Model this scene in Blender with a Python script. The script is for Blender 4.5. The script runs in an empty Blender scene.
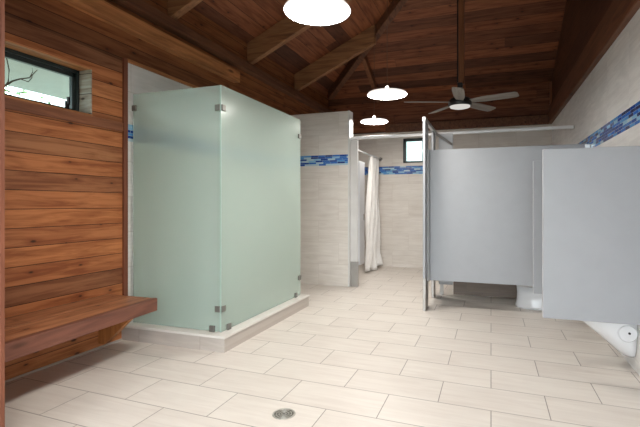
import bpy, bmesh, math, random
from mathutils import Vector, Matrix
random.seed(7)
S = bpy.context.scene
C = S.collection
PI = math.pi

# ------------------------------------------------------------------ helpers
def link(name, bm, mat=None, parent=None, smooth=False):
    me = bpy.data.meshes.new(name)
    bmesh.ops.recalc_face_normals(bm, faces=bm.faces)
    bm.to_mesh(me); bm.free()
    if smooth:
        for p in me.polygons: p.use_smooth = True
    o = bpy.data.objects.new(name, me); C.objects.link(o)
    mats = mat if isinstance(mat, (list, tuple)) else [mat]
    for m in mats:
        if m: me.materials.append(m)
    if parent: o.parent = parent
    return o

def empty(name, loc, label, cat, group=None, rz=0):
    o = bpy.data.objects.new(name, None); C.objects.link(o)
    o.empty_display_size = 0.1
    o.location = loc; o.rotation_euler = (0, 0, rz)
    o['label'] = label; o['category'] = cat
    if group: o['group'] = group
    return o

def tag(o, label, cat, group=None):
    o['label'] = label; o['category'] = cat
    if group: o['group'] = group
    return o

def struct(name, bm, mat, parent=None, smooth=False):
    o = link(name, bm, mat, parent, smooth)
    if not parent: o['kind'] = 'structure'
    return o

def box(bm, x0, x1, y0, y1, z0, z1, bev=0.0, mi=0, seg=2):
    vs = [bm.verts.new((x, y, z)) for x in (x0, x1) for y in (y0, y1) for z in (z0, z1)]
    idx = [(0,1,3,2), (4,6,7,5), (0,4,5,1), (2,3,7,6), (0,2,6,4), (1,5,7,3)]
    fs = [bm.faces.new([vs[i] for i in f]) for f in idx]
    for f in fs: f.material_index = mi
    if bev > 0:
        es = {e for f in fs for e in f.edges}
        r = bmesh.ops.bevel(bm, geom=list(es), offset=bev, segments=seg, affect='EDGES', profile=0.5)
        for f in r['faces']: f.material_index = mi
    return bm

def B(*a, **k):
    return box(bmesh.new(), *a, **k)

def hexa(bm, pts, bev=0.0):
    """box from 8 points: a bottom ring of 4, then the top ring of 4"""
    v = [bm.verts.new(p) for p in pts]
    fs = [bm.faces.new([v[i] for i in f]) for f in
          [(0,1,2,3), (4,7,6,5), (0,4,5,1), (1,5,6,2), (2,6,7,3), (3,7,4,0)]]
    if bev > 0:
        bmesh.ops.bevel(bm, geom=list({e for f in fs for e in f.edges}), offset=bev, segments=2, affect='EDGES', profile=0.5)
    return bm

def prism(bm, poly, axis, a, b):
    """extrude a 2-D polygon along an axis"""
    def mk(p, t):
        if axis == 'x': return (t, p[0], p[1])
        if axis == 'y': return (p[0], t, p[1])
        return (p[0], p[1], t)
    v0 = [bm.verts.new(mk(p, a)) for p in poly]; v1 = [bm.verts.new(mk(p, b)) for p in poly]
    n = len(poly)
    bm.faces.new(v0); bm.faces.new(v1[::-1])
    for i in range(n):
        bm.faces.new([v0[i], v0[(i+1) % n], v1[(i+1) % n], v1[i]])
    return bm

def lathe(bm, prof, cx=0, cy=0, n=40, cap=True):
    rings = []
    for r, z in prof:
        if r < 1e-5:
            rings.append([bm.verts.new((cx, cy, z))])
        else:
            rings.append([bm.verts.new((cx + r*math.cos(2*PI*i/n), cy + r*math.sin(2*PI*i/n), z)) for i in range(n)])
    for a, b in zip(rings[:-1], rings[1:]):
        for i in range(n):
            j = (i+1) % n
            if len(a) == 1 and len(b) == 1: continue
            if len(a) == 1: bm.faces.new([a[0], b[i], b[j]])
            elif len(b) == 1: bm.faces.new([a[i], a[j], b[0]])
            else: bm.faces.new([a[i], a[j], b[j], b[i]])
    if cap:
        for r in (rings[0], rings[-1]):
            if len(r) > 2: bm.faces.new(r)
    return bm

def loft(bm, rings, cap=True):
    vr = [[bm.verts.new(p) for p in r] for r in rings]
    n = len(vr[0])
    for a, b in zip(vr[:-1], vr[1:]):
        for i in range(n):
            j = (i+1) % n
            bm.faces.new([a[i], a[j], b[j], b[i]])
    if cap:
        bm.faces.new(vr[0]); bm.faces.new(vr[-1][::-1])
    return bm

def tube(bm, pts, radii, n=10):
    pts = [Vector(p) for p in pts]
    rings = []
    for i, p in enumerate(pts):
        d = (pts[min(i+1, len(pts)-1)] - pts[max(i-1, 0)]).normalized()
        u = d.cross(Vector((0, 0, 1)))
        if u.length < 1e-3: u = d.cross(Vector((1, 0, 0)))
        u.normalize(); v = d.cross(u)
        r = radii[i] if isinstance(radii, (list, tuple)) else radii
        rings.append([p + r*(math.cos(2*PI*k/n)*u + math.sin(2*PI*k/n)*v) for k in range(n)])
    return loft(bm, rings)

# ------------------------------------------------------------------ node helpers
class N:
    def __init__(self, name):
        self.m = bpy.data.materials.new(name); self.m.use_nodes = True
        self.t = self.m.node_tree; self.t.nodes.clear()
        self.out = self.t.nodes.new('ShaderNodeOutputMaterial')
    def node(self, typ, **kw):
        n = self.t.nodes.new(typ)
        for k, v in kw.items(): setattr(n, k, v)
        return n
    def put(self, sock, v):
        if isinstance(v, bpy.types.NodeSocket): self.t.links.new(v, sock)
        elif v is not None: sock.default_value = v
    def math(self, op, a, b=None, c=None, clamp=False):
        n = self.node('ShaderNodeMath', operation=op, use_clamp=clamp)
        self.put(n.inputs[0], a)
        if b is not None: self.put(n.inputs[1], b)
        if c is not None: self.put(n.inputs[2], c)
        return n.outputs[0]
    def xyz(self):
        tc = self.node('ShaderNodeTexCoord')
        s = self.node('ShaderNodeSeparateXYZ'); self.put(s.inputs[0], tc.outputs['Object'])
        return s.outputs
    def vec(self, x, y, z=0.0):
        n = self.node('ShaderNodeCombineXYZ')
        for i, v in enumerate((x, y, z)): self.put(n.inputs[i], v)
        return n.outputs[0]
    def noise(self, v, scale=5, detail=3, rough=0.5, dist=0.0):
        n = self.node('ShaderNodeTexNoise'); self.put(n.inputs['Vector'], v)
        n.inputs['Scale'].default_value = scale; n.inputs['Detail'].default_value = detail
        n.inputs['Roughness'].default_value = rough; n.inputs['Distortion'].default_value = dist
        return n.outputs['Fac']
    def white(self, v):
        n = self.node('ShaderNodeTexWhiteNoise', noise_dimensions='3D'); self.put(n.inputs['Vector'], v)
        return n.outputs['Value']
    def ramp(self, fac, stops, interp='LINEAR'):
        n = self.node('ShaderNodeValToRGB'); self.put(n.inputs[0], fac)
        e = n.color_ramp.elements; n.color_ramp.interpolation = interp
        while len(e) < len(stops): e.new(0.5)
        for el, (p, c) in zip(e, stops):
            el.position = p; el.color = (*c[:3], 1)
        return n.outputs[0]
    def mix(self, fac, a, b, mode='MIX'):
        n = self.node('ShaderNodeMix', data_type='RGBA', blend_type=mode)
        self.put(n.inputs[0], fac); 
        self.put(n.inputs[6], (*a, 1) if isinstance(a, tuple) and len(a) == 3 else a)
        self.put(n.inputs[7], (*b, 1) if isinstance(b, tuple) and len(b) == 3 else b)
        return n.outputs[2]
    def bsdf(self, col, rough=0.5, metal=0.0, bump=None, bstr=0.2, bdist=0.01, spec=0.5, **kw):
        p = self.node('ShaderNodeBsdfPrincipled')
        self.put(p.inputs['Base Color'], (*col, 1) if isinstance(col, tuple) and len(col) == 3 else col)
        self.put(p.inputs['Roughness'], rough); self.put(p.inputs['Metallic'], metal)
        p.inputs['Specular IOR Level'].default_value = spec
        for k, v in kw.items(): self.put(p.inputs[k.replace('_', ' ')], v)
        if bump is not None:
            b = self.node('ShaderNodeBump'); b.inputs['Strength'].default_value = bstr
            b.inputs['Distance'].default_value = bdist
            self.put(b.inputs['Height'], bump); self.t.links.new(b.outputs[0], p.inputs['Normal'])
        return p.outputs[0]
    def done(self, sh):
        self.t.links.new(sh, self.out.inputs[0]); return self.m

def plain(name, col, rough=0.5, metal=0.0, var=0.04, scale=8, spec=0.5):
    n = N(name)
    tc = n.node('ShaderNodeTexCoord').outputs['Object']
    f = n.noise(tc, scale, 3)
    lo = tuple(max(0, c*(1-var)) for c in col); hi = tuple(min(1, c*(1+var)) for c in col)
    return n.done(n.bsdf(n.ramp(f, [(0.3, lo), (0.7, hi)]), rough, metal, spec=spec))

def plank_mat(name, along, stack, pitch, off, tones, length=2.4, rough=0.55, gap=0.006, fac=1.0, spec=0.3, gmul=0.25):
    """boards running along one axis and stacked along another, each with a tone of its own"""
    n = N(name); o = n.xyz()
    u, v = o['XYZ'.index(along)], o['XYZ'.index(stack)]
    w = n.math('DIVIDE', n.math('SUBTRACT', v, off), pitch)
    bi = n.math('FLOOR', w); fr = n.math('FRACT', w)
    r0 = n.white(n.vec(bi, 3.1, 0.7))
    ul = n.math('ADD', n.math('DIVIDE', u, length), n.math('MULTIPLY', r0, 7.0))
    si = n.math('FLOOR', ul); sf = n.math('FRACT', ul)
    r1 = n.white(n.vec(bi, si, 1.3)); r2 = n.white(n.vec(bi, si, 9.4))
    base = n.ramp(r1, tones)
    # grain, stretched along the board and shifted from board to board
    g = n.vec(n.math('ADD', n.math('MULTIPLY', u, 1.3), n.math('MULTIPLY', r2, 40.0)), n.math('MULTIPLY', v, 16.0), n.math('MULTIPLY', bi, 3.7))
    g1 = n.noise(g, 1.6, 5, 0.6, 0.6)
    g2 = n.noise(n.vec(n.math('MULTIPLY', u, 5.0), n.math('MULTIPLY', v, 130.0), r2), 1.0, 3, 0.6)
    col = n.mix(n.ramp(g1, [(0.34, (0.85,)*3), (0.6, (0,)*3)]), base, n.mix(1.0, base, (0.45, 0.33, 0.28), 'MULTIPLY'))
    col = n.mix(n.math('MULTIPLY', g2, 0.3), col, n.mix(1.0, col, (0.5, 0.42, 0.36), 'MULTIPLY'))
    # knots
    vo = n.node('ShaderNodeTexVoronoi', feature='F1', voronoi_dimensions='2D'); vo.inputs['Scale'].default_value = 1.0
    n.put(vo.inputs['Vector'], n.vec(n.math('MULTIPLY', u, 3.4), n.math('MULTIPLY', v, 8.0), 0.0))
    keepk = n.node('ShaderNodeSeparateColor'); n.put(keepk.inputs[0], vo.outputs['Color'])
    sel = n.math('LESS_THAN', keepk.outputs[0], 0.42)
    kd = n.math('ADD', vo.outputs['Distance'], n.math('MULTIPLY', keepk.outputs[1], 0.05))
    k = n.math('MULTIPLY', sel, n.ramp(kd, [(0.05, (0.9,)*3), (0.105, (0,)*3)]))
    ring = n.math('MULTIPLY', sel, n.ramp(kd, [(0.08, (0.5,)*3), (0.32, (0,)*3)]))
    col = n.mix(ring, col, n.mix(1.0, col, (0.55, 0.4, 0.32), 'MULTIPLY'))
    col = n.mix(k, col, (0.035, 0.015, 0.009))
    # joints between boards
    e = n.math('MINIMUM', fr, n.math('SUBTRACT', 1.0, fr))
    je = n.math('LESS_THAN', n.math('MULTIPLY', e, pitch), gap/2)
    es = n.math('MULTIPLY', n.math('MINIMUM', sf, n.math('SUBTRACT', 1.0, sf)), length)
    js = n.math('LESS_THAN', es, 0.0018)
    j = n.math('MAXIMUM', je, js)
    col = n.mix(j, col, n.mix(1.0, col, (gmul, gmul*0.85, gmul*0.8), 'MULTIPLY'))
    h = n.math('ADD', n.math('MULTIPLY', n.math('SUBTRACT', 1.0, j), 1.0), n.math('MULTIPLY', g1, 0.25))
    return n.done(n.bsdf(col, rough, 0, h, 0.5, 0.006, spec=spec))

def wood_mat(name, along, c0, c1, rough=0.5, spec=0.3):
    """one timber with its grain along an axis"""
    n = N(name); o = n.xyz()
    i = 'XYZ'.index(along); ax = [o[0], o[1], o[2]]
    s = [14.0, 14.0, 14.0]; s[i] = 1.1
    v = n.vec(*[n.math('MULTIPLY', a, k) for a, k in zip(ax, s)])
    g = n.noise(v, 1.5, 5, 0.6, 0.8)
    col = n.ramp(g, [(0.3, c0), (0.68, c1)])
    s2 = [2.0, 9.0, 9.0]
    vo = n.node('ShaderNodeTexVoronoi', feature='F1'); vo.inputs['Scale'].default_value = 1.0
    s2 = [7.0]*3; s2[i] = 2.0
    n.put(vo.inputs['Vector'], n.vec(*[n.math('MULTIPLY', a, k) for a, k in zip(ax, s2)]))
    col = n.mix(n.ramp(vo.outputs['Distance'], [(0.06, (0.8,)*3), (0.16, (0,)*3)]), col, (0.04, 0.018, 0.01))
    return n.done(n.bsdf(col, rough, 0, g, 0.15, 0.004, spec=spec))

def tile_mat(name, u, v, tw, th, uo, vo, c0, c1, grout, gw=0.0035, rough=0.4, band=None, veins=1.0, skew=0.0):
    """running-bond tile with soft streaks along its length; band = (z0, z1) lays a blue glass mosaic course"""
    n = N(name); o = n.xyz()
    U, V = o['XYZ'.index(u)], o['XYZ'.index(v)]
    if skew:
        V = n.math('ADD', V, n.math('MULTIPLY', U, skew))
        U = n.math('ADD', U, n.math('MULTIPLY', n.math('MINIMUM', U, 0.0), 0.038))
    b = n.math('DIVIDE', n.math('SUBTRACT', V, vo), th)
    bi = n.math('FLOOR', b); bf = n.math('FRACT', b)
    par = n.math('FLOORED_MODULO', bi, 2.0)
    a = n.math('ADD', n.math('DIVIDE', n.math('SUBTRACT', U, uo), tw), n.math('MULTIPLY', par, 0.5))
    ai = n.math('FLOOR', a); af = n.math('FRACT', a)
    def edge(f, s): return n.math('MULTIPLY', n.math('MINIMUM', f, n.math('SUBTRACT', 1.0, f)), s)
    d = n.math('MINIMUM', edge(af, tw), edge(bf, th))
    g = n.ramp(d, [(0.0, (1,)*3), (gw/2, (1,)*3), (gw/2+0.0012, (0,)*3)])
    r = n.white(n.vec(ai, bi, 0.5)); r2 = n.white(n.vec(ai, bi, 4.5))
    st = n.noise(n.vec(n.math('ADD', n.math('MULTIPLY', U, 2.2), n.math('MULTIPLY', r, 30.0)),
                       n.math('ADD', n.math('MULTIPLY', V, 22.0), n.math('MULTIPLY', r2, 9.0)), r2), 1.0, 5, 0.55, 0.9)
    cl = n.noise(n.vec(n.math('ADD', U, n.math('MULTIPLY', r2, 12.0)), V, r), 2.5, 3)
    f = n.math('ADD', n.math('MULTIPLY', st, 0.62), n.math('MULTIPLY', cl, 0.38))
    f = n.math('ADD', n.math('MULTIPLY', n.math('SUBTRACT', f, 0.5), veins), 0.5)
    f = n.math('ADD', f, n.math('MULTIPLY', n.math('SUBTRACT', r, 0.5), 0.07))
    col = n.ramp(f, [(0.3, c0), (0.62, c1)])
    col = n.mix(g, col, grout)
    bump = n.math('SUBTRACT', 1.0, g)
    rg = rough
    if band:
        z = o[2]
        ph = 0.025; pw = 0.11
        mb = n.math('DIVIDE', n.math('SUBTRACT', z, band[0]), ph); mi = n.math('FLOOR', mb); mf = n.math('FRACT', mb)
        ro = n.white(n.vec(mi, 8.8, 2.2))
        ma = n.math('ADD', n.math('DIVIDE', U, pw), n.math('MULTIPLY', ro, 5.0)); mai = n.math('FLOOR', ma); maf = n.math('FRACT', ma)
        mr = n.white(n.vec(mai, mi, 6.1))
        mc = n.ramp(mr, [(0.0, (0.012, 0.06, 0.30)), (0.3, (0.03, 0.14, 0.48)), (0.52, (0.08, 0.28, 0.60)), (0.68, (0.24, 0.48, 0.68)),
                         (0.82, (0.42, 0.58, 0.66)), (0.92, (0.02, 0.05, 0.2))], 'CONSTANT')
        md = n.math('MINIMUM', edge(maf, pw), edge(mf, ph))
        mc = n.mix(n.math('LESS_THAN', md, 0.0011), mc, (0.45, 0.55, 0.6))
        inb = n.math('MULTIPLY', n.math('GREATER_THAN', z, band[0]), n.math('LESS_THAN', z, band[1]))
        col = n.mix(inb, col, mc)
        rg = n.math('SUBTRACT', rough, n.math('MULTIPLY', inb, rough-0.15))
    return n.done(n.bsdf(col, rg, 0, bump, 0.3, 0.002, spec=0.4))

def emit(name, col, strength):
    n = N(name); e = n.node('ShaderNodeEmission'); e.inputs[0].default_value = (*col, 1); e.inputs[1].default_value = strength
    return n.done(e.outputs[0])

# ------------------------------------------------------------------ materials
XL, XR, YB, YR, YF = -3.01, 0.955, 7.79, 5.70, -1.2     # left wall, right wall, rear wall, rear shower front, entrance
SL, ZE, ZB = 0.47, 3.25, 3.20                           # roof pitch, its springing at the left wall and rear wall
warm = [(0.0, (0.25, 0.115, 0.06)), (0.25, (0.50, 0.188, 0.072)), (0.5, (0.58, 0.224, 0.082)), (0.8, (0.62, 0.265, 0.108)), (1.0, (0.36, 0.155, 0.07))]
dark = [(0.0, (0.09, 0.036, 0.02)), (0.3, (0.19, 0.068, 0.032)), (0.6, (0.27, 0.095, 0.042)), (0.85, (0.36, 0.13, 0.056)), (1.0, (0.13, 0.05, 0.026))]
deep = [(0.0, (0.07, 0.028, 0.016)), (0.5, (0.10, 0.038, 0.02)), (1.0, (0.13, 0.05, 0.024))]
M = {}
M['wall_wood'] = plank_mat('cedar_wall_boards', 'Y', 'Z', 0.129, 0.099, warm, 14.0)
upper = [(p, tuple(0.55*v for v in c)) for p, c in warm]  # wall cedar tones darkened, painting in the dimmer light above lamp height
M['upper_wood'] = plank_mat('shaded_cedar_upper_boards', 'Y', 'Z', 0.129, 0.099, upper, 14.0)
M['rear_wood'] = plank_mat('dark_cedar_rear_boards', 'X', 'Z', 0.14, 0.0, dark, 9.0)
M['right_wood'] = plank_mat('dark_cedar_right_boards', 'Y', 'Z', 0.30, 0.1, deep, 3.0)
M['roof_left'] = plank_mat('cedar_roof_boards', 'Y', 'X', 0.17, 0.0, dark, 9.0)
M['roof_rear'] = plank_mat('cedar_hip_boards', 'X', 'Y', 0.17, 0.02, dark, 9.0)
M['beam_y'] = wood_mat('cedar_beam_along_wall', 'Y', (0.24, 0.095, 0.038), (0.60, 0.26, 0.10))
M['beam_dark'] = wood_mat('dark_stained_beam', 'Y', (0.07, 0.029, 0.017), (0.19, 0.078, 0.038))
M['rafter'] = wood_mat('rafter_timber', 'X', (0.17, 0.075, 0.036), (0.40, 0.19, 0.085))
M['post'] = wood_mat('upright_timber', 'Z', (0.12, 0.045, 0.022), (0.26, 0.10, 0.042))
M['sillwood'] = wood_mat('window_apron_timber', 'Y', (0.13, 0.05, 0.028), (0.30, 0.115, 0.055))
M['casing'] = wood_mat('casing_timber', 'Z', (0.13, 0.045, 0.026), (0.25, 0.09, 0.048))
M['bench_top'] = plank_mat('bench_top_boards', 'Y', 'X', 0.245, -2.985, [(0.0, (0.38, 0.16, 0.075)), (0.5, (0.46, 0.20, 0.095)), (1.0, (0.52, 0.24, 0.12))], 5.0, 0.4, spec=0.4)
M['bench_front'] = wood_mat('bench_front_timber', 'Y', (0.12, 0.048, 0.033), (0.23, 0.092, 0.06), 0.5)
M['bracket'] = wood_mat('bracket_timber', 'Z', (0.30, 0.11, 0.035), (0.60, 0.26, 0.085), 0.5)
M['floor'] = tile_mat('floor_tile', 'X', 'Y', 0.614, 0.309, 0.0, 2.847, (0.60, 0.548, 0.50), (0.70, 0.658, 0.605), (0.11, 0.085, 0.07), 0.004, 0.38, skew=0.035)
TB, TA = (0.57, 0.52, 0.47), (0.72, 0.68, 0.63)
BAND = (1.715, 1.865)
M['tile_x'] = tile_mat('wall_tile_across', 'X', 'Z', 0.614, 0.307, 0.1, 0.0, TB, TA, (0.56, 0.51, 0.46), 0.0025, 0.42, BAND, 0.9)
M['tile_y'] = tile_mat('wall_tile_along', 'Y', 'Z', 0.62, 1.24, 0.2, 0.02, (0.60, 0.59, 0.58), (0.77, 0.76, 0.745), (0.70, 0.69, 0.675), 0.003, 0.42, BAND, 1.2)
M['tile_l'] = tile_mat('shower_wall_tile', 'Y', 'Z', 0.614, 0.307, 0.2, 0.0, (0.56, 0.55, 0.53), (0.7, 0.69, 0.67), (0.46, 0.43, 0.4), 0.003, 0.42, BAND, 1.0)
M['tile_low'] = tile_mat('divider_tile', 'X', 'Z', 0.40, 0.2, 0.1, 0.04, (0.17, 0.125, 0.095), (0.22, 0.165, 0.125), (0.16, 0.13, 0.11), 0.003, 0.45)
M['curb'] = tile_mat('curb_tile', 'X', 'Z', 0.614, 0.5, 0.25, -0.2, (0.42, 0.37, 0.33), (0.54, 0.49, 0.445), (0.36, 0.31, 0.27), 0.0025, 0.4)
M['curb_cap'] = plain('curb_stone', (0.70, 0.67, 0.63), 0.3)
M['cap'] = plain('white_wall_trim', (0.62, 0.61, 0.6), 0.4)
M['panel'] = plain('grey_laminate', (0.345, 0.360, 0.386), 0.38, var=0.02)
M['panel_edge'] = plain('pale_laminate_edge', (0.55, 0.56, 0.58), 0.4, var=0.02)
M['alu'] = plain('satin_aluminium', (0.72, 0.73, 0.74), 0.32, 0.7, var=0.03)
M['white_alu'] = plain('white_rail', (0.78, 0.78, 0.78), 0.35, 0.1, var=0.02)
M['steel'] = plain('brushed_steel', (0.42, 0.40, 0.38), 0.38, 0.85, var=0.06)
M['clip'] = plain('nickel_clip', (0.16, 0.155, 0.14), 0.4, 0.3)
M['ceramic'] = plain('white_ceramic', (0.70, 0.71, 0.73), 0.12, var=0.01)
M['darkmetal'] = plain('dark_bronze', (0.025, 0.024, 0.026), 0.4, 0.5)
M['winframe'] = plain('dark_window_frame', (0.018, 0.03, 0.03), 0.4, 0.2)
M['reveal'] = plank_mat('pale_reveal_boards', 'X', 'Z', 0.16, 0.02, [(0, (0.42, 0.40, 0.33)), (1, (0.56, 0.53, 0.45))], 3.0)
M['blade'] = wood_mat('weathered_blade', 'X', (0.24, 0.21, 0.19), (0.42, 0.38, 0.34), 0.5)
M['curtain'] = plain('white_curtain_cloth', (0.82, 0.81, 0.79), 0.85, var=0.04, scale=14)
M['shade'] = emit('lamp_opal_back', (1.0, 0.92, 0.84), 0.4)
M['socket'] = emit('lamp_socket_glow', (1.0, 0.93, 0.85), 8.0)
M['cord'] = plain('brown_lamp_cord', (0.12, 0.06, 0.035), 0.6)
M['lamp'] = emit('lamp_diffuser', (1.0, 0.94, 0.87), 31.0)
M['fanlight'] = emit('fan_light', (1.0, 0.96, 0.9), 0.25)
M['drain'] = plain('drain_metal', (0.42, 0.41, 0.37), 0.4, 0.6, var=0.2, scale=60)
M['pit'] = plain('drain_pit', (0.02, 0.018, 0.015), 0.8)
M['soffit'] = plain('pale_soffit_boards', (0.50, 0.53, 0.515), 0.7)
M['bark'] = plain('bark', (0.09, 0.075, 0.06), 0.8, var=0.3, scale=30)
M['leaf'] = plain('leaf', (0.10, 0.22, 0.06), 0.6, var=0.5, scale=6)
M['ground'] = plain('grass_ground', (0.17, 0.185, 0.15), 0.9, var=0.2)

n = N('clear_pane')
gl = n.node('ShaderNodeBsdfGlossy'); gl.inputs['Roughness'].default_value = 0.02
tr = n.node('ShaderNodeBsdfTransparent'); tr.inputs[0].default_value = (0.90, 0.97, 0.95, 1)
mx = n.node('ShaderNodeMixShader'); mx.inputs[0].default_value = 0.06
n.t.links.new(tr.outputs[0], mx.inputs[1]); n.t.links.new(gl.outputs[0], mx.inputs[2])
M['pane'] = n.done(mx.outputs[0])

n = N('tinted_pane')
tr = n.node('ShaderNodeBsdfTransparent'); tr.inputs[0].default_value = (0.5, 0.58, 0.56, 1)
gl = n.node('ShaderNodeBsdfGlossy'); gl.inputs['Roughness'].default_value = 0.1
mx = n.node('ShaderNodeMixShader'); mx.inputs[0].default_value = 0.06
n.t.links.new(tr.outputs[0], mx.inputs[1]); n.t.links.new(gl.outputs[0], mx.inputs[2])
M['tinted'] = n.done(mx.outputs[0])

n = N('frosted_green_glass')
tc = n.node('ShaderNodeTexCoord').outputs['Object']
fn = n.noise(tc, 3.0, 2)
colr = n.ramp(fn, [(0.3, (0.79, 0.91, 0.855)), (0.7, (0.81, 0.925, 0.875))])
p = n.bsdf(colr, 0.20, 0, spec=0.5, Transmission_Weight=0.88, IOR=1.25)
tl = n.node('ShaderNodeBsdfTranslucent'); n.put(tl.inputs[0], colr)
mx = n.node('ShaderNodeMixShader'); mx.inputs[0].default_value = 0.08
n.t.links.new(p, mx.inputs[1]); n.t.links.new(tl.outputs[0], mx.inputs[2])
df = n.node('ShaderNodeBsdfDiffuse'); df.inputs[0].default_value = (0.70, 0.84, 0.775, 1)
m2 = n.node('ShaderNodeMixShader'); m2.inputs[0].default_value = 0.2
n.t.links.new(mx.outputs[0], m2.inputs[1]); n.t.links.new(df.outputs[0], m2.inputs[2])
M['frost'] = n.done(m2.outputs[0])
M['glass_edge'] = plain('pale_glass_edge', (0.36, 0.47, 0.43), 0.25)

# ------------------------------------------------------------------ the room
struct('floor', B(-3.2, 1.15, YF-0.4, 8.0, -0.12, 0.0), M['floor'])

# left wall: boards with a window opening, tile in the showers, boards above
WY0, WY1, WZ0, WZ1 = 0.75, 2.576, 1.862, 2.245
TY = 2.912
bm = bmesh.new()
box(bm, XL-0.18, XL, YF-0.2, TY, 0, WZ0)
box(bm, XL-0.18, XL, YF-0.2, WY0, WZ0, WZ1)
box(bm, XL-0.18, XL, WY1, TY, WZ0, WZ1)
box(bm, XL-0.18, XL, YF-0.2, TY, WZ1, 2.40)
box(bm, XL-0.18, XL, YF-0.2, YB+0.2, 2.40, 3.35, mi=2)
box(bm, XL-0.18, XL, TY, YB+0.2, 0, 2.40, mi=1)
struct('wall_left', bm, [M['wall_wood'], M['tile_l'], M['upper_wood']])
bm = B(-3.2, 1.13, YB, YB+0.16, 2.50, 3.62)
box(bm, -3.2, -1.54, YB, YB+0.16, 0, 2.50, mi=1); box(bm, -1.14, 1.13, YB, YB+0.16, 0, 2.50, mi=1)
box(bm, -1.54, -1.14, YB, YB+0.16, 0, 1.92, mi=1); box(bm, -1.54, -1.14, YB, YB+0.16, 2.37, 2.50, mi=1)
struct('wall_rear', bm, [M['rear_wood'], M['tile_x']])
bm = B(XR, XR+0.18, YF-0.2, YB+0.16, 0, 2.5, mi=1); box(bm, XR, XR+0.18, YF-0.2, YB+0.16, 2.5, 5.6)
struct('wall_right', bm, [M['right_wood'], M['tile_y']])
# entrance wall behind the viewpoint, its unseen doorway opened wide to let daylight in
bm = bmesh.new()
box(bm, -3.2, -2.3, YF-0.15, YF, 0, 5.4); box(bm, 0.75, XR+0.18, YF-0.15, YF, 0, 5.4); box(bm, -2.3, 0.75, YF-0.15, YF, 2.35, 5.4)
struct('wall_entrance', bm, M['rear_wood'])
# tiled return wall in front of the rear shower
bm = B(XL, -1.91, YR, YR+0.15, 0, 2.475)
struct('wall_shower', bm, M['tile_x'])
struct('trim_1', B(-1.91, -1.885, YR-0.004, YR+0.154, 0, 2.48, bev=0.003), M['cap'])
struct('wall_divider', B(-0.46, XR, 5.66, 5.80, 0, 1.66), M['tile_low'])
# roof: left slope and rear hip slope
yh = lambda x: YB + (ZB-ZE)/SL - (x-XL)
zl = lambda x: ZE + SL*(x-XL)
zr = lambda y: ZB + SL*(YB-y)
def slab(pts, t=0.05):
    bm = bmesh.new()
    a = [bm.verts.new(p) for p in pts]; b = [bm.verts.new((p[0], p[1], p[2]+t)) for p in pts]
    bm.faces.new(a); bm.faces.new(b[::-1])
    for i in range(len(a)):
        j = (i+1) % len(a); bm.faces.new([a[i], a[j], b[j], b[i]])
    return bm
x0, x1 = XL-0.18, XR+0.18
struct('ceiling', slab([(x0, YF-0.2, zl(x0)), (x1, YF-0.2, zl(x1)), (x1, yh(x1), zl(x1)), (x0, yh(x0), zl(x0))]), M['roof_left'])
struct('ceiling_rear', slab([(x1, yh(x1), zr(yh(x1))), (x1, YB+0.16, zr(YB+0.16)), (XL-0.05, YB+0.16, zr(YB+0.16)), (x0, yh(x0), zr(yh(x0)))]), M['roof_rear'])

# timbers on the walls and under the roof
tag(link('wall_beam', B(XL, XL+0.09, YF, 4.55, 2.655, 2.785, bev=0.004), M['beam_y']),
    'long horizontal cedar beam on left wall, its blunt end above the glass enclosure', 'beam')
tag(link('wall_plate', B(XL, XL+0.11, YF, YB, 2.86, 2.955, bev=0.004), M['beam_dark']),
    'dark timber plate along top of left wall, the rafters rest on it', 'beam')
tag(link('wall_plate', B(XR-0.05, XR, YF, YB, 2.49, 2.76, bev=0.004), M['beam_dark']),
    'dark stained timber along right wall, just above the pale tile', 'beam')
tag(link('wall_plate', B(-1.86, XR-0.05, YB-0.05, YB, 2.49, 2.64, bev=0.004), M['beam_dark']),
    'dark timber lying across the top of the tiled rear wall', 'beam')
def rafter(y, xe, label):
    w, d = 0.085, 0.27
    xs = XL+0.01
    pts = [(xs, y-w/2, zl(xs)-d-0.01), (xe, y-w/2, zl(xe)-d-0.01), (xe, y+w/2, zl(xe)-d-0.01), (xs, y+w/2, zl(xs)-d-0.01),
           (xs, y-w/2, zl(xs)-0.002), (xe, y-w/2, zl(xe)-0.002), (xe, y+w/2, zl(xe)-0.002), (xs, y+w/2, zl(xs)-0.002)]
    return tag(link('rafter', hexa(bmesh.new(), pts, 0.003), M['rafter']), label, 'beam', 'rafters under the left roof slope')
rafter(3.44, XR-0.01, 'sloping timber rafter nearest the camera, at the top edge left of the biggest lamp')
rafter(4.88, -0.26, 'sloping timber rafter rising to the large round lamp, middle one of three')
rafter(6.28, -1.66, 'farthest sloping timber rafter, ending at the diagonal hip beam')
# hip beam
def hip():
    w, d = 0.10, 0.17
    bm = bmesh.new(); q = w/2/math.sqrt(2)
    def ring(x):
        y = yh(x); z = zl(x)
        return [(x-q, y-q, z-d), (x+q, y+q, z-d), (x+q, y+q, z-0.025), (x-q, y-q, z-0.025)]
    return loft(bm, [ring(XL+0.14), ring(XR-0.08)])
tag(link('hip_beam', hip(), M['beam_dark']), 'dark diagonal hip beam rising from the rear left corner between both roof slopes', 'beam')
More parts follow.
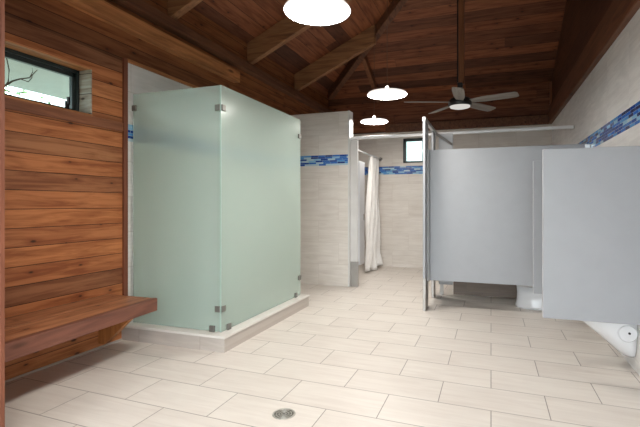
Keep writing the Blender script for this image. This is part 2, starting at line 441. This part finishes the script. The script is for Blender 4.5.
# jack rafter on the rear slope
def jack(x, ya, yb, d=0.2, w=0.08):
    pts = [(x-w/2, ya, zr(ya)-d), (x+w/2, ya, zr(ya)-d), (x+w/2, yb, zr(yb)-d), (x-w/2, yb, zr(yb)-d),
           (x-w/2, ya, zr(ya)-0.002), (x+w/2, ya, zr(ya)-0.002), (x+w/2, yb, zr(yb)-0.002), (x-w/2, yb, zr(yb)-0.002)]
    return hexa(bmesh.new(), pts, 0.003)
tag(link('jack_rafter', jack(-2.0, yh(-2.0)+0.08, YB-0.002, 0.13, 0.07), M['post']), 'short timber dropping from the hip beam joint to the rear wall, above the middle lamp', 'beam')
t = tag(link('drop_post', B(-0.385, -0.315, 5.47, 5.55, 2.66, zr(5.52)-0.02, bev=0.004), M['post']),
    'slim upright timber post hanging from the roof above the ceiling fan', 'post')
link('dark_strip', B(-0.402, -0.3855, 5.475, 5.50, 2.68, zr(5.50)-0.02, bev=0.003), M['darkmetal'], t)  # thin dark strip down the left side of the post
bm = B(XR-0.03, XR-0.002, YB-0.04, YB-0.002, 2.77, ZB-0.01, bev=0.003)
struct('trim_2', bm, M['post'])

# trims
struct('trim_3', B(XL, XL+0.02, 2.868, TY, 0.0, 2.425, bev=0.003), M['casing'])
struct('trim_4', B(XL, XL+0.02, TY, YR, 2.40, 2.43, bev=0.003), M['beam_y'])
struct('trim_5', B(-2.30, -2.08, 1.318, 1.336, 0.0, zl(-2.06)-0.28, bev=0.002), M['casing'])
struct('trim_6', B(XL, XL+0.016, 1.34, 2.867, 1.788, 1.860, bev=0.003), M['sillwood'])
bm = B(XL, -2.14, 1.20, 1.317, 0, zl(XL)-0.02); 
struct('wall_lobby', bm, M['rear_wood'])
struct('baseboard_left', B(XL, XL+0.012, 1.34, 2.867, 0.0, 0.012, bev=0.002), M['curb'])

# ------------------------------------------------------------------ window in the left wall
w = bpy.data.objects.new('window_1', None); C.objects.link(w); w.location = (XL-0.13, (WY0+WY1)/2, WZ0); w['kind'] = 'structure'
def wpart(name, bm, m):
    bmesh.ops.translate(bm, verts=bm.verts, vec=-Vector(w.location)); return link(name, bm, m, w)
xa, xb = XL-0.178, XL-0.125
bm = bmesh.new()
for a in ((WY0, WY1, WZ1-0.035, WZ1), (WY0, WY1, WZ0, WZ0+0.028), (WY0, WY0+0.03, WZ0, WZ1), (WY1-0.03, WY1, WZ0, WZ1)):
    box(bm, xa, xb, *a, bev=0.003)
wpart('outer_frame', bm, M['winframe'])
bm = bmesh.new()
a0, a1, c0, c1 = WY0+0.032, WY1-0.032, WZ0+0.03, WZ1-0.037
for a in ((a0, a1, c1-0.035, c1), (a0, a1, c0, c0+0.028), (a0, a0+0.03, c0, c1), (a1-0.03, a1, c0, c1)):
    box(bm, xa+0.008, xb-0.012, *a, bev=0.003)
wpart('sash', bm, M['winframe'])
wpart('pane', B(xa+0.02, xa+0.026, a0+0.02, a1-0.02, c0+0.02, c1-0.02), M['pane'])
bm = B(XL-0.125, XL-0.112, 2.44, 2.475, WZ0+0.03, WZ0+0.105, bev=0.004); box(bm, XL-0.115, XL-0.095, 2.448, 2.468, WZ0+0.075, WZ0+0.135, bev=0.004)
wpart('latch', bm, M['darkmetal'])
bm = bmesh.new(); box(bm, XL-0.123, XL-0.001, WY1-0.012, WY1, WZ0+0.014, WZ1-0.013)
wpart('jamb_lining', bm, M['reveal'])
bm = B(XL-0.123, XL+0.012, WY0, WY1-0.001, WZ0-0.002, WZ0+0.013, bev=0.003)
wpart('sill', bm, M['beam_y'])
bm = B(XL-0.123, XL-0.001, WY0, WY1-0.001, WZ1-0.012, WZ1)
wpart('head_lining', bm, M['beam_y'])

# window in the rear wall
w = bpy.data.objects.new('window_2', None); C.objects.link(w); w.location = (-1.34, YB+0.06, 1.92); w['kind'] = 'structure'
bm = bmesh.new()
for a in ((-1.54, -1.14, 2.32, 2.37), (-1.54, -1.14, 1.92, 1.955), (-1.54, -1.485, 1.92, 2.37), (-1.19, -1.14, 1.92, 2.37)):
    box(bm, a[0], a[1], YB+0.02, YB+0.09, a[2], a[3], bev=0.004)
wpart('frame', bm, M['winframe'])
wpart('pane', B(-1.50, -1.17, YB+0.05, YB+0.056, 1.95, 2.33), M['tinted'])

# ------------------------------------------------------------------ outside
struct('ground', B(-40, 40, -40, 40, -0.3, -0.14), M['ground'])
struct('soffit', B(-4.55, XL-0.19, YF-1, YB+1, 2.34, 2.40), M['soffit'])
def branch():
    bm = bmesh.new()
    X = -3.5
    tube(bm, [(X, 2.235, 2.05), (X, 2.30, 2.112), (X, 2.358, 2.145), (X, 2.43, 2.175), (X, 2.491, 2.255)], [.0085, .007, .0055, .0045, .002], 7)
    tube(bm, [(X, 2.25, 2.065), (X, 2.271, 2.10), (X, 2.277, 2.19), (X, 2.262, 2.265), (X, 2.24, 2.32)], [.005, .0045, .004, .0035, .002], 6)
    tube(bm, [(X, 2.358, 2.145), (X, 2.42, 2.14), (X, 2.448, 2.18), (X, 2.455, 2.21)], [.004, .0035, .003, .0015], 6)
    tube(bm, [(X, 2.43, 2.175), (X, 2.455, 2.23), (X, 2.45, 2.26)], [.003, .0025, .0015], 6)
    tube(bm, [(X, 2.235, 2.05), (X-.03, 2.1, 1.9), (X-.1, 1.9, 1.5), (X-.12, 1.85, -0.14)], [.0085, .012, .02, .035], 8)
    return bm
tag(link('bare_branch', branch(), M['bark'], smooth=True), 'bare dark twig outside the left window', 'branch')
def bush(x, y, h, r, label, seed):
    rnd = random.Random(seed)
    t = empty('shrub', (x, y, -0.14), label, 'shrub')
    bm = bmesh.new(); tube(bm, [(0, 0, 0), (.05, .02, h*.4), (0, .05, h*.8)], [.09, .07, .03], 8); link('stem', bm, M['bark'], t)
    bm = bmesh.new()
    for i in range(900):
        a, b = rnd.uniform(0, 2*PI), rnd.uniform(-1, 1); q = r*rnd.uniform(.45, 1)**.5
        c = Vector((q*math.cos(a)*math.sqrt(1-b*b), q*math.sin(a)*math.sqrt(1-b*b), h*.68+q*b*.9))
        m = Matrix.Rotation(rnd.uniform(0, 6), 3, 'Z') @ Matrix.Rotation(rnd.uniform(0, 3), 3, 'X'); s = rnd.uniform(.06, .12)
        vs = [bm.verts.new(c + m @ Vector(p)*s) for p in ((-1, 0, 0), (0, -.45, .1), (1, 0, 0), (0, .45, .1))]
        bm.faces.new(vs)
    link('foliage', bm, M['leaf'], t)
bush(-11.5, 7.5, 4.45, 1.5, 'green leafy shrub outside, low behind the left window pane', 3)

# ------------------------------------------------------------------ slatted bench on the left wall
t = empty('wall_bench', (XL+0.25, 2.0, 0), 'long cedar wall bench with thick front rail and angled bracket', 'bench')
def lp(par, name, bm, m, smooth=False):
    bmesh.ops.translate(bm, verts=bm.verts, vec=-Vector(par.location)); return link(name, bm, m, par, smooth)
y0, y1 = 1.345, 2.715
# mesh kept in the room's coordinates so that the boards line up
def keep(par, name, bm, m, smooth=False):
    o = link(name, bm, m, par, smooth); o.matrix_parent_inverse = Matrix.Translation(-Vector(par.location)); return o
keep(t, 'seat_board', B(XL+0.005, XL+0.245, y0, y1, 0.384, 0.422, bev=0.004), M['bench_top'])
xn, xf = -2.425, -2.497
def wedge(xa, xb, yn, yf, z0, z1, d=0.0, w=None):
    # board whose front edge runs from xa (near end) to xb (far end)
    ba, bb = (XL+0.249, XL+0.249) if w is None else (xa-w, xb-w)
    return hexa(bmesh.new(), [(ba, yn, z0), (xa, yn, z0), (xb, yf, z0), (bb, yf, z0), (ba, yn, z1), (xa, yn, z1), (xb, yf, z1), (bb, yf, z1)], 0.004)
keep(t, 'seat_board', wedge(xn-0.044, xf-0.044, y0, y1, 0.384, 0.422), M['bench_top'])
keep(t, 'front_rail', wedge(xn, xf, y0, y1+0.004, 0.325, 0.424, w=0.042), M['bench_front'])
for y in (2.63, 1.40):
    bm = prism(bmesh.new(), [(XL+0.002, 0.04), (XL+0.07, 0.04), (-2.545, 0.383), (XL+0.002, 0.383)], 'y', y, y+0.045)
    keep(t, 'bracket', bm, M['bracket'])

# ------------------------------------------------------------------ shower enclosure
t = empty('shower_curb', (-2.0, 2.85, 0), 'low tiled L-shaped curb with pale stone top under the glass enclosure', 'curb')
L = [(XL+0.001, 2.86), (-1.978, 2.86), (-1.978, 4.49), (-2.11, 4.49), (-2.11, 2.99), (XL+0.001, 2.99)]
keep(t, 'curb_body', prism(bmesh.new(), L, 'z', 0, 0.11), M['curb'])
L2 = [(XL+0.001, 2.85), (-1.968, 2.85), (-1.968, 4.50), (-2.12, 4.50), (-2.12, 3.0), (XL+0.001, 3.0)]
bm = prism(bmesh.new(), L2, 'z', 0.1105, 0.127)
bmesh.ops.bevel(bm, geom=[e for e in bm.edges if abs(e.verts[0].co.z-0.127) < 1e-4 and abs(e.verts[1].co.z-0.127) < 1e-4], offset=0.005, segments=2, affect='EDGES')
keep(t, 'curb_top', bm, M['curb_cap'])

GT = 2.125
t = empty('glass_shower_enclosure', (-2.07, 2.95, 0.128), 'tall frosted green glass enclosure of two panels standing on the curb', 'shower screen')
def glass(a):
    bm = B(*a)
    for f in bm.faces:
        nx = f.calc_center_median(); dx, dy = a[1]-a[0], a[3]-a[2]
    return bm
keep(t, 'glass_panel', B(-2.968, -2.0745, 2.945, 2.955, 0.131, GT), M['frost'])
keep(t, 'glass_panel', B(-2.074, -2.064, 2.945, 4.45, 0.131, GT), M['frost'])
keep(t, 'edge_strip', B(-2.0745, -2.0635, 2.938, 2.9445, 0.131, GT), M['glass_edge'])
def clip(x0, x1, y0, y1, z): keep(t, 'clip', B(x0, x1, y0, y1, z-0.025, z+0.025, bev=0.004), M['clip'])
clip(-2.97, -2.925, 2.928, 2.944, 2.0)
clip(-2.118, -2.072, 2.928, 2.944, 1.945); clip(-2.063, -2.05, 2.94, 2.99, 1.945)
clip(-2.118, -2.072, 2.928, 2.944, 0.315); clip(-2.063, -2.05, 2.94, 2.99, 0.315)
clip(-2.17, -2.12, 2.925, 2.944, 0.153); clip(-2.063, -2.045, 3.01, 3.06, 0.153)
clip(-2.063, -2.045, 4.38, 4.44, 1.93); clip(-2.063, -2.045, 4.38, 4.44, 0.33); clip(-2.063, -2.045, 4.29, 4.34, 0.153)

# ------------------------------------------------------------------ rear shower: headrail, pilasters, open door
t = empty('shower_stall_front', (-1.84, 5.76, 0), 'pale rear stall front with long white headrail across the room and open door', 'partition')
keep(t, 'headrail', B(-1.884, XR-0.003, 5.735, 5.765, 2.075, 2.115, bev=0.006), M['white_alu'])
t2 = t; pl = keep(t, 'pilaster', B(-1.884, -1.777, 5.735, 5.762, 0.352, 2.074, bev=0.003), M['cap'])
o = link('pilaster_shoe', B(-1.8845, -1.773, 5.731, 5.766, 0.0, 0.352, bev=0.003), M['steel'], pl)
pl2 = keep(t, 'pilaster', B(-0.64, -0.462, 5.600, 5.626, 0.13, 2.074, bev=0.003), M['panel_edge'])
link('pilaster_leg', B(-0.625, -0.58, 5.602, 5.624, 0.0, 0.129), M['curb_cap'], pl2)
keep(t, 'rail_link', B(-0.60, -0.50, 5.627, 5.734, 2.02, 2.06, bev=0.003), M['alu'])
d = keep(t, 'door', B(-1.785, -1.762, 5.775, 6.03, 0.30, 1.775, bev=0.003), M['panel_edge'])
bm = B(-1.761, -1.747, 5.95, 5.98, 0.93, 1.02, bev=0.004)
link('latch', bm, M['steel'], d)

# curtain rod and curtain of the left shower cell
t = empty('curtain_rod', (-1.96, 6.9, 2.0), 'thin steel curtain rod reaching the rear wall, curtain hung on it', 'rod')
def ybar(x, z, r, ya, yb, n=14):
    return tube(bmesh.new(), [(x, ya, z), (x, yb, z)], r, n)
keep(t, 'rod', ybar(-1.96, 2.0, 0.013, YR+0.152, YB-0.02), M['alu'], True)
keep(t, 'flange', ybar(-1.96, 2.0, 0.035, YB-0.02, YB-0.001), M['steel'], True)
keep(t, 'flange', ybar(-1.96, 2.0, 0.035, YR+0.151, YR+0.165), M['steel'], True)
def curtain():
    bm = bmesh.new(); nu, nv = 96, 30; g = []
    for j in range(nv+1):
        s = j/nv; z = 1.985 - s*(1.985-0.035)
        row = []
        for i in range(nu+1):
            u = i/nu
            width = 0.62 + 0.38*min(1, s*1.2)
            yy = 7.58 - (1-u)*(0.50 + 0.22*s)
            amp = 0.035 + 0.015*s
            xx = -1.975 + amp*math.sin(u*PI*2*6.5 + 0.6*math.sin(s*4)) + 0.02*math.sin(u*17+s*6)
            if s > 0.86: xx += 0.09*((s-0.86)/0.14)*(max(0, u-0.35)/0.65)**1.0
            if s > 0.9: z2 = z + 0.05*math.sin(u*9)*(s-0.9)/0.1
            else: z2 = z
            row.append(bm.verts.new((xx, yy + 0.012*math.sin(u*40+s*3), max(0.012, z2))))
        g.append(row)
    for j in range(nv):
        for i in range(nu):
            bm.faces.new([g[j][i], g[j][i+1], g[j+1][i+1], g[j+1][i]])
    return bm
o = link('shower_curtain', curtain(), M['curtain'], smooth=True)
so = o.modifiers.new('thickness', 'SOLIDIFY'); so.thickness = 0.003
tag(o, 'white cloth shower curtain gathered towards the rear wall, hem near the floor', 'curtain')
for i in range(6):
    y = 7.12 + i*0.085
    bm = bmesh.new()
    tube(bm, [(-1.96+0.021*math.cos(a), y, 1.998+0.021*math.sin(a)) for a in [k*2*PI/16 for k in range(17)]], 0.003, 6)
    link('curtain_ring', bm, M['alu'], o, True)

# ------------------------------------------------------------------ toilet stall by the right wall
PF = -0.69
t = empty('toilet_stall', (PF, 4.9, 0), 'pale grey toilet stall with wide side panel and tall front pilasters', 'partition')
sp = keep(t, 'side_panel', B(PF+0.028, XR-0.03, 4.885, 4.911, 0.30, 1.778, bev=0.004), M['panel'])
keep(t, 'wall_bracket', B(XR-0.05, XR-0.001, 4.868, 4.93, 0.30, 1.77, bev=0.003), M['alu'])
for y0, y1 in ((4.66, 4.90), (5.36, 5.56)):
    q = keep(t, 'pilaster', B(PF-0.013, PF+0.013, y0, y1, 0.355, 2.07, bev=0.003), M['panel'])
    link('pilaster_shoe', B(PF-0.016, PF+0.016, y0+0.012, y1-0.012, 0.0, 0.354, bev=0.003), M['steel'], q)
e = 0.016
keep(t, 'brace', hexa(bmesh.new(), [(PF+0.02, 5.50, 2.045), (PF+0.02, 5.525, 2.045), (-0.475, 5.596, 1.912), (-0.475, 5.571, 1.912),
     (PF+0.02, 5.50, 2.085), (PF+0.02, 5.525, 2.085), (-0.475, 5.596, 1.945), (-0.475, 5.571, 1.945)], 0.003), M['steel'])
keep(t, 'headrail', B(PF-0.018, PF+0.018, 4.655, 5.73, 2.071, 2.112, bev=0.004), M['alu'])
link('panel_edge', B(PF+0.0135, PF+0.03, 4.80, 4.8845, 0.30, 1.778, bev=0.002), M['panel_edge'], sp)
keep(t, 'door', B(PF-0.012, PF+0.012, 4.91, 5.35, 0.30, 1.778, bev=0.003), M['panel'])

# ------------------------------------------------------------------ urinal screens
def screen(y, xl, label):
    t = empty('urinal_screen', (XR, y, 0.36), label, 'screen', 'urinal screens on the right wall')
    p = keep(t, 'panel', B(xl, XR-0.004, y-0.013, y+0.013, 0.352, 1.556, bev=0.004), M['panel'])
    link('front_edge', B(xl-0.004, xl, y-0.012, y+0.012, 0.355, 1.553, bev=0.001), M['panel_edge'], p)
    for z in (0.62, 1.3):
        keep(t, 'wall_bracket', B(XR-0.06, XR-0.001, y+0.0135, y+0.03, z-0.05, z+0.05, bev=0.003), M['alu'])
screen(3.345, 0.354, 'nearest grey privacy screen on right wall, cut by the frame edge')
screen(4.215, 0.366, 'grey privacy screen mostly hidden behind the nearest screen')

# ------------------------------------------------------------------ urinal (its foot shows below the near screen)
def dring(xf, w, z, n=28, xb=XR-0.006, yc=3.585):
    pts = []
    for i in range(n):
        a = -PI/2 + PI*i/(n-1)
        c, s = math.cos(a), math.sin(a)
        pts.append((xb - (xb-xf)*abs(c)**0.75, yc + w*math.copysign(abs(s)**0.75, s), z))
    return pts
t = empty('urinal', (XR, 3.585, 0.1), 'white ceramic wall urinal, only its rounded foot showing below the near screen', 'urinal')
rs = [(0.895, .10, .085), (0.86, .145, .11), (0.80, .168, .165), (0.72, .178, .235), (0.64, .182, .30), (0.60, .185, .37), (0.585, .185, .44), (0.59, .182, .475),
      (0.70, .178, .49), (0.80, .185, .56), (0.82, .188, .75), (0.83, .186, .92), (0.85, .17, .96)]
keep(t, 'bowl', loft(bmesh.new(), [dring(*r) for r in rs]), M['ceramic'], True)
bm = bmesh.new(); tube(bm, [(0.895, 3.412, 0.27), (0.895, 3.397, 0.27)], [0.062, 0.054], 28); sb = keep(t, 'side_boss', bm, M['ceramic'], False)
bm = bmesh.new(); tube(bm, [(0.902, 3.3968, 0.275), (0.902, 3.390, 0.275)], 0.008, 12); link('bolt', bm, M['darkmetal'], sb)
bm = bmesh.new(); tube(bm, [(XR-0.06, 3.585, 0.95), (XR-0.06, 3.585, 1.2)], 0.014, 12); tube(bm, [(XR-0.06, 3.585, 1.2), (XR-0.06, 3.585, 1.32)], 0.032, 16)
keep(t, 'flush_valve', bm, M['alu'], True)

# toilet inside the stall
t = empty('toilet', (0.6, 5.27, 0), 'white toilet inside the stall, its foot showing under the side panel', 'toilet')
def oval(xc, rx, ry, z, n=32, p=0.85):
    return [(xc + rx*math.copysign(abs(math.cos(a))**p, math.cos(a)), 5.25 + ry*math.copysign(abs(math.sin(a))**p, math.sin(a)), z) for a in [2*PI*i/n for i in range(n)]]
keep(t, 'foot', loft(bmesh.new(), [oval(0.60, .335, .165, 0), oval(0.60, .335, .165, .03), oval(0.60, .325, .155, .05), oval(0.60, .32, .15, .16), oval(0.60, .325, .16, .24)]), M['ceramic'], True)
keep(t, 'bowl', loft(bmesh.new(), [oval(0.60, .325, .16, .241), oval(0.59, .345, .18, .32), oval(0.58, .355, .188, .39), oval(.58, .35, .185, .40)]), M['ceramic'], True)
keep(t, 'seat', loft(bmesh.new(), [oval(.56, .33, .185, .401), oval(.56, .335, .19, .412), oval(.56, .33, .185, .425)]), M['ceramic'], True)
bm = bmesh.new(); tube(bm, [(0.92, 5.25, 0.40), (0.92, 5.25, .75)], 0.014, 12); keep(t, 'flush_pipe', bm, M['alu'], True)

# ------------------------------------------------------------------ ceiling lamps
def roof_z(x, y): return min(zl(x), zr(y))
def lamp(x, y, z, r, label):
    t = empty('pendant_lamp', (x, y, z), label, 'lamp', 'round white ceiling lamps')
    keep(t, 'shade', lathe(bmesh.new(), [(r, z), (r+0.004, z+0.008), (r*0.97, z+0.022), (r*0.5, z+0.036), (0.045, z+0.042), (0.0, z+0.042)], x, y, 48, False), M['shade'], True)
    keep(t, 'socket', lathe(bmesh.new(), [(0.02, z+0.04), (0.02, z+0.06), (0.013, z+0.09), (0, z+0.09)], x, y, 20, False), M['socket'], True)
    keep(t, 'diffuser', lathe(bmesh.new(), [(r-0.001, z+0.004), (r*0.8, z-0.004), (r*0.4, z-0.008), (0, z-0.009)], x, y, 32, False), M['lamp'], True)
    keep(t, 'stem', tube(bmesh.new(), [(x, y, z+0.088), (x, y, roof_z(x, y)-0.005)], 0.0035, 8), M['cord'])
lamp(-1.0, 2.40, 2.33, 0.20, 'largest round glowing lamp, at the top edge of the picture')
lamp(-1.01, 4.28, 2.28, 0.20, 'middle round glowing lamp, between the largest lamp and the fan')
lamp(-1.63, 6.08, 2.37, 0.20, 'smallest round glowing lamp, above the rear shower headrail')
lamp(-1.0, 0.45, 2.33, 0.20, 'added round glowing lamp above the camera, unseen, to light the near floor')  # extra lamp out of view, added to brighten the near floor

# ------------------------------------------------------------------ ceiling fan
fx, fy, fz = -0.363, 5.43, 2.40
t = empty('ceiling_fan', (fx, fy, fz), 'five-blade ceiling fan with dark motor and weathered grey blades', 'fan')
keep(t, 'motor_housing', lathe(bmesh.new(), [(0.125, fz-0.03), (0.14, fz-0.02), (0.142, fz+0.03), (0.12, fz+0.06), (0.06, fz+0.09), (0.045, fz+0.13), (0, fz+0.13)], fx, fy, 36, False), M['darkmetal'], True)
keep(t, 'light_cover', lathe(bmesh.new(), [(0.124, fz-0.028), (0.118, fz-0.045), (0.07, fz-0.058), (0, fz-0.062)], fx, fy, 36, False), M['fanlight'], True)
bm = bmesh.new(); tube(bm, [(fx, fy, fz+0.12), (fx, fy, 2.66)], 0.014, 12)
box(bm, fx-0.03, fx+0.03, fy-0.02, fy+0.10, 2.60, 2.659, bev=0.005)
keep(t, 'downrod', bm, M['darkmetal'])
a0 = math.atan2(-fy, -fx)
bl = None
for k in range(5):
    a = a0 + math.radians(-2) + k*2*PI/5
    if bl is None:
        bm = bmesh.new()
        st = [(0.10, .035), (0.18, .05), (0.30, .066), (0.55, .070), (0.66, .064), (0.685, .045)]
        up, lo = [], []
        rings = []
        for r, hw in st:
            p = math.radians(-12)
            rings.append([(r, -hw*math.cos(p), -hw*math.sin(p)-.004), (r, hw*math.cos(p), hw*math.sin(p)-.004), (r, hw*math.cos(p), hw*math.sin(p)+.004), (r, -hw*math.cos(p), -hw*math.sin(p)+.004)])
        loft(bm, rings)
        bl = link('blade', bm, M['blade'], t); b = bl
    else:
        b = bl.copy(); C.objects.link(b); b.parent = t
    b.location = (0, 0, 0.02); b.rotation_euler = (0, 0, a)

# ------------------------------------------------------------------ floor drain
t = empty('floor_drain', (-1.089, 2.133, 0), 'small round metal floor drain set in the tile', 'drain')
dx, dy = t.location.x, t.location.y
keep(t, 'rim', lathe(bmesh.new(), [(0.064, 0.0006), (0.063, 0.003), (0.054, 0.004), (0.052, 0.001)], dx, dy, 36, False), M['drain'], True)
bm = bmesh.new(); lathe(bm, [(0.052, 0.0008), (0, 0.0008)], dx, dy, 36, False); keep(t, 'pit', bm, M['pit'])
bm = bmesh.new()
for r in (0.012, 0.027, 0.042):
    lathe(bm, [(r-0.004, 0.0012), (r-0.003, 0.0030), (r+0.003, 0.0030), (r+0.004, 0.0012)], dx, dy, 28, False)
for k in range(8):
    a = k*PI/4; c, s = math.cos(a), math.sin(a); q = 0.0028
    vs = [bm.verts.new((dx + r*c - e*s, dy + r*s + e*c, 0.0031)) for r, e in ((0.008, -q), (0.053, -q), (0.053, q), (0.008, q))]
    bm.faces.new(vs)
keep(t, 'grate', bm, M['drain'])

# ------------------------------------------------------------------ light from outside, camera
W = bpy.data.worlds.new('sky'); S.world = W; W.use_nodes = True
bg = W.node_tree.nodes['Background']
bg.inputs[0].default_value = (0.86, 0.95, 1.0, 1); bg.inputs[1].default_value = 3.0

cam = bpy.data.cameras.new('camera'); co = bpy.data.objects.new('camera', cam); C.objects.link(co)
co.location = (0, 0, 1.165); co.rotation_euler = (PI/2, 0, math.atan(143/427))
cam.sensor_width = 36; cam.lens = 427/640*36
cam.shift_x = -28/640; cam.shift_y = -9.5/640
cam.clip_start = 0.02
S.camera = co
S.view_settings.view_transform = 'Standard'; S.view_settings.look = 'None'
S.view_settings.gamma = 1; S.view_settings.use_curve_mapping = False
S.view_settings.exposure = 1.38
